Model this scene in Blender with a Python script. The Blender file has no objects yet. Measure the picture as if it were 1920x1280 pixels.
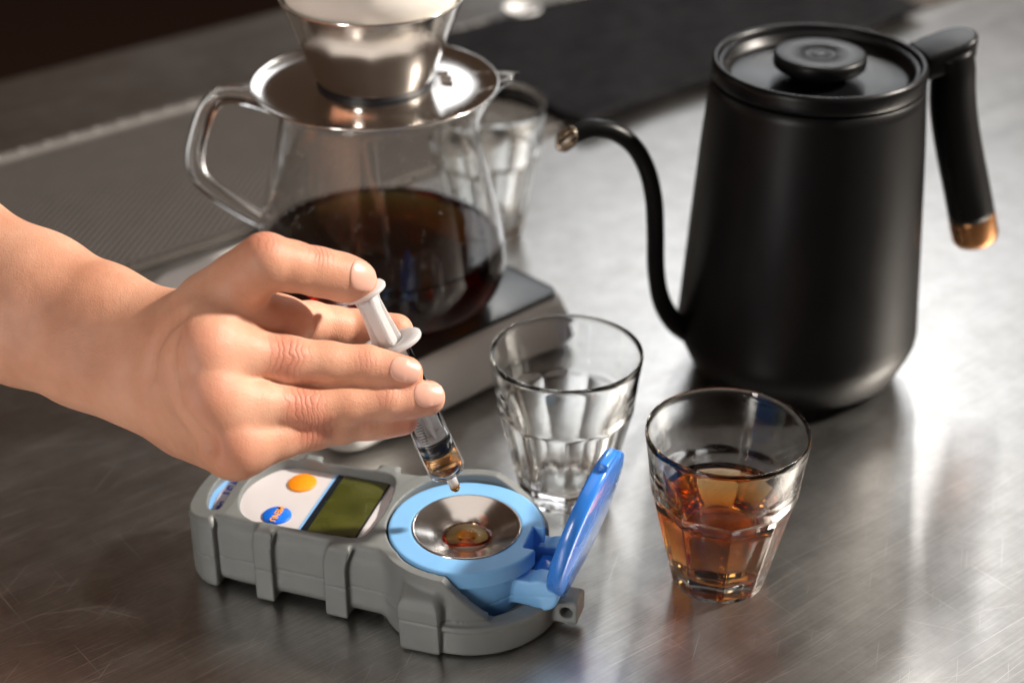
import bpy, bmesh, math, random
import numpy as np
from mathutils import Vector, Matrix
from mathutils.bvhtree import BVHTree

random.seed(7); np.random.seed(7)
SC = bpy.context.scene
COL = SC.collection
R_ = math.radians

# ------------------------------------------------------------------ camera
CAM_H, PITCH, FPX = .463, R_(29.7), 3300.0
cd = bpy.data.cameras.new('camera'); cam = bpy.data.objects.new('camera', cd); COL.objects.link(cam)
cam.location = (0, 0, CAM_H); cam.rotation_euler = (R_(90) - PITCH, 0, 0)
cd.sensor_width = 36; cd.lens = FPX / 1920 * 36
cd.clip_start = .01; cd.clip_end = 60
cd.dof.use_dof = True; cd.dof.focus_distance = .700; cd.dof.aperture_fstop = 5.6
SC.camera = cam

# ------------------------------------------------------------------ world and lamps (indoor photograph)
w = bpy.data.worlds.new('World'); SC.world = w; w.use_nodes = True
bg = w.node_tree.nodes['Background']
bg.inputs[0].default_value = (.60, .37, .24, 1); bg.inputs[1].default_value = .07

def area(name, loc, target, sx, sy, power, col, spread=180):
    l = bpy.data.lights.new(name, 'AREA'); l.shape = 'RECTANGLE'; l.size = sx; l.size_y = sy
    l.energy = power; l.color = col; l.spread = R_(spread)
    o = bpy.data.objects.new(name, l); COL.objects.link(o); o.location = loc
    d = Vector(target) - Vector(loc); o.rotation_euler = d.to_track_quat('-Z', 'Y').to_euler()
    return o
area('window_light', (.44, 2.90, 1.06), (.10, .80, .05), 1.05, .78, 5.4, (.93, .965, 1.0))
area('window_strip_light', (.42, 2.25, 1.22), (.12, .7, .05), .06, .30, 2.4, (1, .98, .95))
area('key_light', (1.25, .90, 1.02), (-.05, .62, .08), .12, .12, 46, (1, .92, .82))
area('front_window_light', (-.70, -.28, .46), (.0, .75, .10), .18, .52, 4.8, (1, .95, .90))
area('overhead_fill_light', (-.1, .9, 2.3), (0, .8, 0), 1.5, 1.5, 6, (1, .94, .88))  # added fill from above, no such lamp seen; brightens glass rims and steel

SC.view_settings.view_transform = 'Standard'; SC.view_settings.look = 'None'
SC.view_settings.exposure = .3; SC.view_settings.gamma = 1
cy = SC.cycles
cy.use_denoising = True
cy.max_bounces = 28; cy.transmission_bounces = 24; cy.glossy_bounces = 8; cy.diffuse_bounces = 4
cy.transparent_max_bounces = 16; cy.sample_clamp_indirect = 6; cy.blur_glossy = .3
cy.caustics_refractive = True; cy.caustics_reflective = True

# ------------------------------------------------------------------ helpers
CP, SP = math.cos(PITCH), math.sin(PITCH)
AX_R, AX_U, AX_F = np.array([1, 0, 0.]), np.array([0, SP, CP]), np.array([0, CP, -SP])
C0 = np.array([0, 0, CAM_H])

def mesh(name, verts, faces, mat, parent=None, smooth=True):
    me = bpy.data.meshes.new(name); me.from_pydata([tuple(map(float, v)) for v in verts], [], [tuple(map(int, f)) for f in faces])
    me.validate(); me.update()
    return link(name, me, mat, parent, smooth)

def link(name, me, mat, parent=None, smooth=True):
    if mat is not None: me.materials.append(mat)
    if smooth: me.polygons.foreach_set('use_smooth', [True] * len(me.polygons))
    o = bpy.data.objects.new(name, me); COL.objects.link(o)
    if parent is not None: o.parent = parent
    return o

def npmesh(name, V, Q, mat, parent=None, smooth=True):
    me = bpy.data.meshes.new(name)
    V = np.ascontiguousarray(V, np.float32); Q = np.ascontiguousarray(Q, np.int32)
    me.vertices.add(len(V)); me.vertices.foreach_set('co', V.ravel())
    k = Q.shape[1]
    me.loops.add(Q.size); me.loops.foreach_set('vertex_index', Q.ravel())
    me.polygons.add(len(Q)); me.polygons.foreach_set('loop_start', np.arange(0, Q.size, k, dtype=np.int32))
    me.update(calc_edges=True); me.validate()
    return link(name, me, mat, parent, smooth)

def empty(name, loc=(0, 0, 0), rz=0, label=None, cat=None, group=None):
    o = bpy.data.objects.new(name, None); COL.objects.link(o); o.location = loc; o.rotation_euler = (0, 0, rz)
    o.empty_display_size = .01
    tag(o, label, cat, group); return o

def tag(o, label=None, cat=None, group=None, kind=None):
    if label: o['label'] = label
    if cat: o['category'] = cat
    if group: o['group'] = group
    if kind: o['kind'] = kind
    return o

def bevel(o, wdt, seg=3, ang=30):
    m = o.modifiers.new('bevel', 'BEVEL'); m.width = wdt; m.segments = seg; m.limit_method = 'ANGLE'; m.angle_limit = R_(ang)
    m.harden_normals = False
    return o

def lathe(name, prof, mat, parent=None, n=96, loc=(0, 0, 0), mod=None, closed=False, smooth=True):
    """prof: (r, z) points, revolved about z; r = 0 ends are closed with a point."""
    V, F = [], []; rings = []
    for (r, z) in prof:
        if r < 1e-7:
            rings.append([len(V)]); V.append((loc[0], loc[1], loc[2] + z)); continue
        ring = []
        for i in range(n):
            a = 2 * math.pi * i / n
            rr, zz = (r, z) if mod is None else mod(r, z, a)
            ring.append(len(V)); V.append((loc[0] + rr * math.cos(a), loc[1] + rr * math.sin(a), loc[2] + zz))
        rings.append(ring)
    pairs = list(zip(rings, rings[1:])) + ([(rings[-1], rings[0])] if closed else [])
    for A, B in pairs:
        if len(A) == 1 and len(B) == 1: continue
        for i in range(n):
            j = (i + 1) % n
            if len(A) == 1: F.append((A[0], B[j], B[i]))
            elif len(B) == 1: F.append((A[i], A[j], B[0]))
            else: F.append((A[i], A[j], B[j], B[i]))
    return mesh(name, V, F, mat, parent, smooth)

def spline(pts, per=8):
    P = [np.array(p, float) for p in pts]; P = [2 * P[0] - P[1]] + P + [2 * P[-1] - P[-2]]
    out = []
    for i in range(1, len(P) - 2):
        for k in range(per):
            t = k / per
            out.append(.5 * ((2 * P[i]) + (-P[i - 1] + P[i + 1]) * t + (2 * P[i - 1] - 5 * P[i] + 4 * P[i + 1] - P[i + 2]) * t * t
                             + (-P[i - 1] + 3 * P[i] - 3 * P[i + 1] + P[i + 2]) * t ** 3))
    out.append(P[-2]); return out

def tube(name, path, rad, mat, parent=None, n=24, cap=True, ref=(0, 0, 1), endcut=None, inner=None):
    """path: points; rad: number, list of numbers or list of (a, b)."""
    path = [np.array(p, float) for p in path]; V, F = [], []
    m = len(path)
    rad = [rad] * m if not isinstance(rad, (list, tuple)) else rad
    u = None
    for i, p in enumerate(path):
        t = path[min(i + 1, m - 1)] - path[max(i - 1, 0)]; t = t / np.linalg.norm(t)
        if u is None:
            u = np.array(ref, float); u -= t * (u @ t); u /= np.linalg.norm(u)
        else:
            u = u - t * (u @ t); u /= np.linalg.norm(u)
        v = np.cross(t, u)
        ra, rb = rad[i] if isinstance(rad[i], (tuple, list)) else (rad[i], rad[i])
        for k in range(n):
            a = 2 * math.pi * k / n
            q = p + u * ra * math.cos(a) + v * rb * math.sin(a)
            if endcut is not None and i >= m - endcut[0]:
                q = q + t * endcut[1] * math.cos(a + endcut[2]) * (i - (m - endcut[0] - 1)) / endcut[0]
            V.append(q)
    for i in range(m - 1):
        for k in range(n):
            j = (k + 1) % n
            F.append((i * n + k, i * n + j, (i + 1) * n + j, (i + 1) * n + k))
    if cap is True or cap == 'start': F.append(tuple(range(n - 1, -1, -1)))
    if cap is True or cap == 'end': F.append(tuple((m - 1) * n + k for k in range(n)))
    return mesh(name, V, F, mat, parent)

def box(name, lo, hi, mat, parent=None, bev=0, seg=3):
    x0, y0, z0 = lo; x1, y1, z1 = hi
    V = [(x0, y0, z0), (x1, y0, z0), (x1, y1, z0), (x0, y1, z0), (x0, y0, z1), (x1, y0, z1), (x1, y1, z1), (x0, y1, z1)]
    F = [(0, 3, 2, 1), (4, 5, 6, 7), (0, 1, 5, 4), (1, 2, 6, 5), (2, 3, 7, 6), (3, 0, 4, 7)]
    o = mesh(name, V, F, mat, parent, smooth=bev > 0)
    if bev: bevel(o, bev, seg)
    return o

def prism(name, outline, z0, z1, mat, parent=None, bev=0, smooth=True):
    n = len(outline)
    V = [(x, y, z0) for x, y in outline] + [(x, y, z1) for x, y in outline]
    F = [tuple(range(n - 1, -1, -1)), tuple(range(n, 2 * n))] + [(i, (i + 1) % n, n + (i + 1) % n, n + i) for i in range(n)]
    o = mesh(name, V, F, mat, parent, smooth=False)
    if bev:
        bevel(o, bev, 3, 40)
    return o

def text(name, s, size, mat, parent, M, depth=.00012):
    cu = bpy.data.curves.new(name, 'FONT'); cu.body = s; cu.size = size; cu.align_x = 'CENTER'; cu.align_y = 'CENTER'; cu.extrude = depth
    cu.offset = size * .018
    t = bpy.data.objects.new(name + '_tmp', cu); COL.objects.link(t)
    dg = bpy.context.evaluated_depsgraph_get(); me = bpy.data.meshes.new_from_object(t.evaluated_get(dg))
    bpy.data.objects.remove(t); me.transform(M)
    return link(name, me, mat, parent, smooth=False)

# --- signed distance fields and surface nets (numpy)
def smin(a, b, k):
    h = np.maximum(k - np.abs(a - b), 0) / k
    return np.minimum(a, b) - h * h * (k * .25)
def smax(a, b, k): return -smin(-a, -b, k)

def surface_nets(Fd, org, h):
    """Fd: field on grid points; returns vertices and quads of the zero surface."""
    s = Fd < 0
    nx, ny, nz = Fd.shape
    c = np.zeros((nx - 1, ny - 1, nz - 1), np.uint8)
    for dx in (0, 1):
        for dy in (0, 1):
            for dz in (0, 1):
                c += s[dx:nx - 1 + dx, dy:ny - 1 + dy, dz:nz - 1 + dz]
    act = (c > 0) & (c < 8)
    idx = np.argwhere(act); N = len(idx)
    ids = np.full(act.shape, -1, np.int32); ids[act] = np.arange(N)
    acc = np.zeros((N, 3), np.float32); cnt = np.zeros(N, np.float32)
    cor = [(x, y, z) for x in (0, 1) for y in (0, 1) for z in (0, 1)]
    vals = {q: Fd[idx[:, 0] + q[0], idx[:, 1] + q[1], idx[:, 2] + q[2]] for q in cor}
    for q in cor:
        for ax in range(3):
            if q[ax] == 1: continue
            p = list(q); p[ax] = 1; p = tuple(p)
            a, b = vals[q], vals[p]; m = (a < 0) != (b < 0)
            t = np.where(m, a / np.where(m, a - b, 1), 0)
            pos = np.zeros((N, 3), np.float32); pos[:] = q; pos[:, ax] = t
            acc += pos * m[:, None]; cnt += m
    V = (idx + acc / cnt[:, None]) * h + np.array(org)
    Q = []
    for ax in range(3):
        o1, o2 = [(1, 2), (2, 0), (0, 1)][ax]
        sl0 = [slice(None)] * 3; sl1 = [slice(None)] * 3
        sl0[ax] = slice(0, -1); sl1[ax] = slice(1, None)
        ed = s[tuple(sl0)] != s[tuple(sl1)]
        e = np.argwhere(ed)
        dim = np.array(act.shape)
        ok = (e[:, o1] > 0) & (e[:, o2] > 0) & (e[:, o1] < dim[o1]) & (e[:, o2] < dim[o2]) & (e[:, ax] < dim[ax])
        e = e[ok]
        inside = s[e[:, 0], e[:, 1], e[:, 2]]
        def g(d1, d2):
            f = e.copy(); f[:, o1] -= d1; f[:, o2] -= d2
            return ids[f[:, 0], f[:, 1], f[:, 2]]
        q = np.stack([g(1, 1), g(0, 1), g(0, 0), g(1, 0)], 1)
        q[~inside] = q[~inside][:, ::-1]
        Q.append(q)
    return V, np.concatenate(Q)

# ------------------------------------------------------------------ materials
def mat(name):
    m = bpy.data.materials.new(name); m.use_nodes = True
    nt = m.node_tree; b = nt.nodes['Principled BSDF']
    return m, nt, b
def setp(b, **k):
    names = dict(base='Base Color', rough='Roughness', metal='Metallic', trans='Transmission Weight', ior='IOR', coat='Coat Weight',
                 coatr='Coat Roughness', sss='Subsurface Weight', sssr='Subsurface Radius', ssss='Subsurface Scale', spec='Specular IOR Level',
                 sheen='Sheen Weight', aniso='Anisotropic', alpha='Alpha')
    for a, v in k.items():
        if a in ('base',): v = (*v, 1)
        b.inputs[names[a]].default_value = v
def N(nt, t, **k):
    n = nt.nodes.new(t)
    for a, v in k.items(): setattr(n, a, v)
    return n
def L(nt, a, b): nt.links.new(a, b)
def texco(nt, kind='Object', scale=(1, 1, 1), rot=(0, 0, 0), loc=(0, 0, 0)):
    tc = N(nt, 'ShaderNodeTexCoord'); mp = N(nt, 'ShaderNodeMapping')
    mp.inputs['Scale'].default_value = scale; mp.inputs['Rotation'].default_value = rot; mp.inputs['Location'].default_value = loc
    L(nt, tc.outputs[kind], mp.inputs[0]); return mp.outputs[0]
def noise(nt, vec, scale, detail=3, rough=.5):
    n = N(nt, 'ShaderNodeTexNoise'); n.inputs['Scale'].default_value = scale; n.inputs['Detail'].default_value = detail
    n.inputs['Roughness'].default_value = rough
    if vec is not None: L(nt, vec, n.inputs['Vector'])
    return n.outputs['Fac']
def ramp(nt, fac, stops):
    r = N(nt, 'ShaderNodeValToRGB'); e = r.color_ramp.elements
    while len(e) < len(stops): e.new(.5)
    for i, (p, c) in enumerate(stops):
        e[i].position = p; e[i].color = (*c, 1) if not isinstance(c, (int, float)) else (c, c, c, 1)
    L(nt, fac, r.inputs[0]); return r.outputs[0]
def math_(nt, op, a, b=None, c=None):
    n = N(nt, 'ShaderNodeMath', operation=op)
    for i, x in enumerate((a, b, c)):
        if x is None: continue
        if isinstance(x, (int, float)): n.inputs[i].default_value = x
        else: L(nt, x, n.inputs[i])
    return n.outputs[0]
def bump(nt, b, h, strength=.2, dist=.001):
    n = N(nt, 'ShaderNodeBump'); n.inputs['Strength'].default_value = strength; n.inputs['Distance'].default_value = dist
    L(nt, h, n.inputs['Height']); L(nt, n.outputs[0], b.inputs['Normal']); return n

def plastic(name, col, rough=.45, var=.06, bscale=900, bstr=.05, **k):
    m, nt, b = mat(name); setp(b, base=col, rough=rough, **k)
    v = texco(nt); n = noise(nt, v, 60, 4)
    c = ramp(nt, n, [(.3, tuple(x * (1 - var) for x in col)), (.7, tuple(min(1, x * (1 + var)) for x in col))])
    L(nt, c, b.inputs['Base Color'])
    r = math_(nt, 'MULTIPLY_ADD', noise(nt, v, 35, 5), .18, rough - .09); L(nt, r, b.inputs['Roughness'])
    bump(nt, b, noise(nt, v, bscale, 2), bstr, .0005)
    return m

# brushed, scratched stainless counter
M_STEEL, nt, b = mat('counter_steel')
setp(b, metal=1, base=(.60, .585, .565), rough=.3)
A40 = R_(40)
tc = N(nt, 'ShaderNodeTexCoord')
def rotated(ang, sx, sy):
    m1 = N(nt, 'ShaderNodeMapping'); m1.inputs['Rotation'].default_value = (0, 0, -ang); L(nt, tc.outputs['Object'], m1.inputs[0])
    m2 = N(nt, 'ShaderNodeMapping'); m2.inputs['Scale'].default_value = (sx, sy, 1); L(nt, m1.outputs[0], m2.inputs[0]); return m2.outputs[0]
br1 = noise(nt, rotated(A40, 14, 900), 1, 3, .6)
br2 = noise(nt, rotated(A40 + .06, 40, 2600), 1, 2, .6)
cloud = noise(nt, rotated(0, 1, 1), 9, 5, .6)
cloud2 = noise(nt, rotated(0, 1, 1), 70, 5, .7)
scr = None
for i, (ang, sx, sy, th, wd) in enumerate([(R_(37), 9, 1100, .735, .03), (R_(43), 13, 1500, .73, .03), (R_(33), 16, 1300, .74, .03), (R_(128), 16, 1200, .755, .03),
                                          (R_(15), 18, 1200, .755, .03), (R_(75), 22, 1300, .755, .03), (R_(160), 18, 1100, .765, .03)]):
    nn = noise(nt, rotated(ang, sx, sy), 1, 1.0, .5)
    s_ = ramp(nt, nn, [(th - wd, 0.0), (th, 1.0)])
    scr = s_ if scr is None else math_(nt, 'MAXIMUM', scr, s_)
h_ = math_(nt, 'ADD', math_(nt, 'MULTIPLY', br1, .32), math_(nt, 'MULTIPLY', br2, .30))
h_ = math_(nt, 'SUBTRACT', h_, math_(nt, 'MULTIPLY', scr, .14))
h_ = math_(nt, 'ADD', h_, math_(nt, 'MULTIPLY', cloud2, .35))
bump(nt, b, h_, .19, .0004)
rg = math_(nt, 'ADD', math_(nt, 'MULTIPLY', noise(nt, rotated(0, 1, 1), 9, 2, .5), .12), math_(nt, 'MULTIPLY', noise(nt, rotated(A40, 6, 60), 1, 2, .5), .10))
rg = math_(nt, 'ADD', rg, math_(nt, 'ADD', math_(nt, 'MULTIPLY', scr, .08), .215))
L(nt, rg, b.inputs['Roughness'])
colr = ramp(nt, math_(nt, 'ADD', math_(nt, 'MULTIPLY', cloud2, .55), math_(nt, 'MULTIPLY', br1, .45)), [(.3, (.42, .408, .392)), (.7, (.68, .668, .65))])
mxs = N(nt, 'ShaderNodeMix', data_type='RGBA'); L(nt, math_(nt, 'MULTIPLY', scr, .6), mxs.inputs['Factor']); L(nt, colr, mxs.inputs['A']); mxs.inputs['B'].default_value = (.86, .85, .83, 1)
L(nt, mxs.outputs['Result'], b.inputs['Base Color'])

def metal(name, col, rough, aniso=0, brush=None):
    m, nt, b = mat(name); setp(b, base=col, rough=rough, metal=1)
    v = texco(nt); n = noise(nt, v, 40, 4)
    L(nt, math_(nt, 'MULTIPLY_ADD', n, .12, rough - .06), b.inputs['Roughness'])
    if brush: bump(nt, b, noise(nt, texco(nt, scale=brush), 1, 2), .12, .0003)
    return m
M_CHROME = metal('dripper_steel', (.84, .80, .76), .15, brush=(60, 60, 1400))
M_DISH = metal('dish_steel', (.66, .61, .57), .18, brush=(30, 30, 2500))
M_COPPER = metal('copper', (.62, .30, .13), .28)
M_GRATE = None
M_SPOUTIN = metal('spout_inside_steel', (.42, .36, .29), .25)
M_GRATE = plastic('mat_rubber', (.054, .045, .039), .5, .1, 700, .05)
M_RIM = plastic('mat_edge', (.20, .19, .18), .4)
M_RUBBER = plastic('grey_rubber', (.175, .187, .184), .5, .06, 1500, .06)
M_BLUE = plastic('light_blue_plastic', (.20, .46, .80), .42, .03, 900, .03)
M_LID = plastic('deep_blue_plastic', (.035, .22, .76), .26, .03, 600, .02, coat=.5, coatr=.08)
M_HINGE = plastic('dark_blue_plastic', (.010, .050, .20), .35, .03)
M_PANEL = plastic('panel_white', (.62, .59, .60), .35, .02, 600, .02)
M_LABEL = plastic('label_lilac', (.50, .49, .60), .4, .04)
M_INK = plastic('label_ink', (.06, .09, .42), .5, .02)
M_ORANGE = plastic('orange_button', (.95, .30, .004), .4, .02)
M_MENU = plastic('blue_button', (.004, .16, .85), .4, .02)
M_ORTEXT = plastic('orange_ink', (.95, .42, .10), .5, .02)
M_PINBLUE = plastic('pinstripe_blue', (.22, .50, .90), .4, .02)
M_LCD, nt, b = mat('lcd_glass'); setp(b, rough=.12, coat=.6, coatr=.05)
L(nt, ramp(nt, noise(nt, texco(nt), 45, 4), [(.3, (.035, .040, .006)), (.7, (.085, .085, .014))]), b.inputs['Base Color'])
M_LCDFR = plastic('lcd_frame', (.008, .010, .016), .25, .02)
M_BLACKRUB = plastic('black_rubber', (.012, .012, .015), .4, .05)
M_KETTLE = plastic('kettle_black', (.0045, .0045, .005), .36, .15, 2200, .06, spec=.20)
M_KLID = plastic('kettle_lid_black', (.003, .003, .0035), .32, .1, 2200, .04, spec=.22)
M_SCALEW = plastic('scale_white', (.80, .79, .77), .42, .03)
M_SCALEPAD, nt, b = mat('scale_pad'); setp(b, base=(.035, .045, .05), rough=.3)
L(nt, math_(nt, 'MULTIPLY_ADD', noise(nt, texco(nt), 60, 4), .2, .22), b.inputs['Roughness'])
M_PAPER = plastic('filter_paper', (.80, .76, .70), .85, .02, 2500, .15)
M_FLOOR = plastic('dark_floor', (.045, .018, .011), .6, .5, 40, .05)
M_CLOTH, nt, b = mat('black_cloth'); setp(b, base=(.010, .010, .012), rough=1, spec=.1)
L(nt, ramp(nt, noise(nt, texco(nt), 70, 6, .7), [(.3, (.006, .006, .007)), (.75, (.018, .018, .02))]), b.inputs['Base Color'])
bump(nt, b, noise(nt, texco(nt), 900, 3), .5, .002)
M_NAIL, nt, b = mat('nail'); setp(b, base=(.74, .395, .305), rough=.36, sss=.25, sssr=(1, .4, .25), ssss=.002)
M_POLY, nt, b = mat('milky_polypropylene'); setp(b, base=(.93, .93, .94), rough=.40, trans=.50, ior=1.25, sss=.5, sssr=(1, 1, 1), ssss=.004)
M_INKBLK = plastic('graduation_ink', (.02, .02, .03), .5)

def glass(name, tint=(1, 1, 1), rough=0., ior=1.47, smear=0):
    m, nt, b = mat(name); setp(b, base=tint, rough=rough, trans=1, ior=ior)
    if smear:
        v = texco(nt)
        bump(nt, b, noise(nt, v, 110, 3), smear, .0006)
    return m
M_GLASS = glass('tumbler_glass', (.985, .995, .99), .0, 1.42, .05)
M_CGLASS = glass('carafe_glass', (.99, .99, .985), .0, 1.47, .02)
M_SYR = glass('syringe_barrel', (.99, .99, 1), .02, 1.05, .02)
M_SYR.node_tree.nodes['Principled BSDF'].inputs['Coat Weight'].default_value = .6
M_PRISM = glass('prism_glass', (.97, .97, .97), .0, 1.6)
def coffee(name, col, dens, ior=1.33, rough=0):
    m, nt, b = mat(name); setp(b, base=(1, 1, 1), rough=rough, trans=1, ior=ior)
    va = N(nt, 'ShaderNodeVolumeAbsorption'); va.inputs['Color'].default_value = (*col, 1); va.inputs['Density'].default_value = dens
    L(nt, va.outputs[0], nt.nodes['Material Output'].inputs['Volume']); return m
M_COF_T = coffee('coffee_in_tumbler', (.925, .60, .04), 90)
M_COF_C = coffee('coffee_in_carafe', (.85, .63, .08), 175)
M_COF_S = coffee('coffee_in_syringe', (.95, .58, .03), 130, 1.25, .18)
M_COF_D = coffee('coffee_drop', (.94, .66, .02), 700)

# ------------------------------------------------------------------ setting: counter, floor, drain grate
E1 = np.array([math.cos(A40), math.sin(A40), 0]); E2 = np.array([-math.sin(A40), math.cos(A40), 0])
def ce(a, b_, z): return E1 * a + E2 * b_ + np.array([0, 0, z])

def slab(name, a0, a1, b0, b1, z0, z1, m, parent=None, bev=0):
    V = [ce(a, b_, z) for z in (z0, z1) for a, b_ in ((a0, b0), (a1, b0), (a1, b1), (a0, b1))]
    F = [(0, 3, 2, 1), (4, 5, 6, 7), (0, 1, 5, 4), (1, 2, 6, 5), (2, 3, 7, 6), (3, 0, 4, 7)]
    o = mesh(name, V, F, m, parent, smooth=bev > 0)
    if bev: bevel(o, bev, 3)
    return o
ctr = tag(slab('counter', -1.6, 2.4, -1.1, 1.148, -.04, 0, M_STEEL, bev=.004), kind='structure')
tag(slab('floor', -6, 8, -3, 9, -.95, -.90, M_FLOOR), kind='structure')

G = empty('drain_mat', tuple(ce(.5, .915, 0)), 0, 'long dark ribbed drain mat set along the back of the steel counter', 'mat')
def gl(a, b_, z): return ce(a, b_, z) - ce(.5, .915, 0)
def gslab(name, a0, a1, b0, b1, z0, z1, m, bev=.001):
    V = [gl(a, b_, z) for z in (z0, z1) for a, b_ in ((a0, b0), (a1, b0), (a1, b1), (a0, b1))]
    F = [(0, 3, 2, 1), (4, 5, 6, 7), (0, 1, 5, 4), (1, 2, 6, 5), (2, 3, 7, 6), (3, 0, 4, 7)]
    return bevel(mesh(name, V, F, m, G), bev, 2)
gslab('base_sheet', -.1, 1.7, .826, 1.006, .0005, .0025, M_GRATE)
gslab('rim', -.1, 1.7, 1.0065, 1.0145, .0005, .005, M_RIM)
V, F = [], []
for i in range(100):
    c = gl(-.09 + i * .018, 1.0105, .0049); k = len(V)
    for zz, rr_ in ((0, .003), (.0012, .0026), (.0018, .0012)):
        V += [c + np.array([rr_ * math.cos(q), rr_ * math.sin(q), zz]) for q in np.linspace(0, 2 * math.pi, 8, endpoint=False)]
    F += [(k + s_ * 8 + q, k + s_ * 8 + (q + 1) % 8, k + s_ * 8 + 8 + (q + 1) % 8, k + s_ * 8 + 8 + q) for s_ in range(2) for q in range(8)]
    F.append(tuple(k + 16 + q for q in range(8)))
o = mesh('edge_studs', V, F, M_RIM, G); o['kind'] = 'stuff'
gslab('rim', -.1, 1.7, .8195, .8255, .0005, .004, M_GRATE)
V, F = [], []
pa, pb = .0062, .0026
for i in range(int(1.8 / pa)):
    for j in range(int(.176 / pb)):
        a = -.098 + i * pa + (pa / 2 if j % 2 else 0); bb = .829 + j * pb
        if a > 1.69: continue
        k = len(V); w1, w2, q1, q2 = .0024, .0010, .0015, .0005
        for (x, y, z) in ((-w1, -w2, .0024), (w1, -w2, .0024), (w1, w2, .0024), (-w1, w2, .0024), (-q1, -q2, .0042), (q1, -q2, .0042), (q1, q2, .0042), (-q1, q2, .0042)):
            V.append(gl(a + x, bb + y, z))
        F += [(k + 4, k + 5, k + 6, k + 7), (k, k + 1, k + 5, k + 4), (k + 1, k + 2, k + 6, k + 5), (k + 2, k + 3, k + 7, k + 6), (k + 3, k, k + 4, k + 7)]
o = npmesh('nubs', np.array(V), np.array(F), M_GRATE, G, smooth=False); o['kind'] = 'stuff'

# black cloth over the grate
nu, nv = 70, 44; V, F = [], []
for i in range(nu + 1):
    for j in range(nv + 1):
        s, t = i / nu, j / nv
        a = .725 + (.36) * s + .012 * math.sin(5 * t + 1); bb = .803 + .192 * t + .004 * math.sin(7 * s)
        z = .0075 + .0022 * math.sin(9 * s + 3 * t) * math.sin(6 * t + 2 * s) + .0012 * math.sin(23 * s - 14 * t) + .0008 * math.sin(41 * t + 9 * s)
        if s < .03 or s > .97 or t < .03 or t > .97: z -= .0015
        V.append(ce(a, bb, max(z, .0052)))
for i in range(nu):
    for j in range(nv):
        k = i * (nv + 1) + j; F.append((k, k + nv + 1, k + nv + 2, k + 1))
cl = mesh('black_cloth', V, F, M_CLOTH)
m = cl.modifiers.new('solid', 'SOLIDIFY'); m.thickness = .004; m.offset = 1
tag(cl, 'folded black cloth lying on the drain mat behind the kettle spout', 'cloth')

# added dish, coloured white to stand in for a bright glint by the cloth
p = np.array([.0078, 1.3065, .0062])
d = empty('glint_dish', tuple(p), 0, 'tiny white dish standing in for a bright glint at the back edge of the black cloth', 'dish')
M_GLINT = plastic('glint_white', (.82, .82, .83), .15, .01)
lathe('bowl', [(0, .001), (.008, .001), (.0125, .005), (.0135, .0085), (.0142, .0086), (.0132, .0045), (.0085, .0002), (0, .0002)], M_GLINT, d, 48)

# ------------------------------------------------------------------ weighing scale
A44 = R_(44); S1 = np.array([math.cos(A44), math.sin(A44), 0]); S2 = np.array([-math.sin(A44), math.cos(A44), 0])
sc_c = S1 * .505 + S2 * .6415
scale = empty('weighing_scale', tuple(sc_c), A44, 'white weighing scale with a dark grey top plate under the coffee carafe', 'scale')
def rrect(hx, hy, r, n=8):
    out = []
    for cx, cy_, a0 in ((hx - r, hy - r, 0), (-hx + r, hy - r, 90), (-hx + r, -hy + r, 180), (hx - r, -hy + r, 270)):
        for k in range(n + 1):
            a = R_(a0 + 90 * k / n); out.append((cx + r * math.cos(a), cy_ + r * math.sin(a)))
    return out
def loft(name, sections, m, parent, cap=True):
    V, F = [], []; n = len(sections[0][0])
    for ol, z in sections: V += [(x, y, z) for x, y in ol]
    for s in range(len(sections) - 1):
        for i in range(n):
            j = (i + 1) % n; F.append((s * n + i, s * n + j, (s + 1) * n + j, (s + 1) * n + i))
    if cap: F.append(tuple(range(n - 1, -1, -1))); F.append(tuple((len(sections) - 1) * n + i for i in range(n)))
    return mesh(name, V, F, m, parent)
hx, hy = .081, .0895
loft('housing', [(rrect(hx - .006, hy - .006, .012), .003), (rrect(hx - .001, hy - .001, .014), .0045), (rrect(hx, hy, .014), .008), (rrect(hx - .002, hy - .002, .014), .020),
                 (rrect(hx - .005, hy - .005, .013), .029), (rrect(hx - .0085, hy - .0085, .012), .0325), (rrect(hx - .011, hy - .011, .011), .0332)], M_SCALEW, scale)
pl = loft('top_plate', [([(q[0] + .018, q[1] - .0075) for q in rrect(.0535 + e, .0725 + e, .009)], zz) for e, zz in ((0, .0328), (.001, .0332), (.001, .0340), (.0005, .0345))], M_SCALEPAD, scale)
for sx in (-1, 1):
    for sy in (-1, 1):
        lathe('foot', [(0, 0), (.008, 0), (.009, .001), (.009, .0032), (0, .0032)], M_BLACKRUB, scale, 24, (sx * .062, sy * .07, 0))
M_SCALETXT = plastic('scale_print', (.35, .33, .31), .5)

# ------------------------------------------------------------------ carafe with coffee, dripper, filter
CX, CY, CZ = -.0656, .7935, .0347
car = empty('glass_carafe', (CX, CY, CZ), 0, 'clear glass carafe half full of dark coffee standing on the scale', 'carafe')
OUT = [(.0, .0), (.034, .0), (.044, .0012), (.0525, .0045), (.0585, .0105), (.0616, .0185), (.0624, .026), (.0618, .034), (.0598, .047), (.0570, .060), (.0535, .075), (.0500, .090), (.0472, .103), (.0460, .110), (.0468, .1145)]
o_s = spline([(r, z) for r, z in OUT[1:]], 4)
outp = [(0, 0)] + [(float(q[0]), float(q[1])) for q in o_s]
th = .0022
inn = [(max(r - th, 0.0), z + (.0028 if z < .001 else th * max(0, 1 - (r / .0624) ** 2) * .8 + 0)) for r, z in outp]
inn = [(0, .0030), (.030, .0030), (.040, .0038)] + [(r - th, z + .0012) for r, z in outp if r > .047 and z > .003 and z < .03] + [(r - th, z) for r, z in outp if z >= .03]
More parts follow.
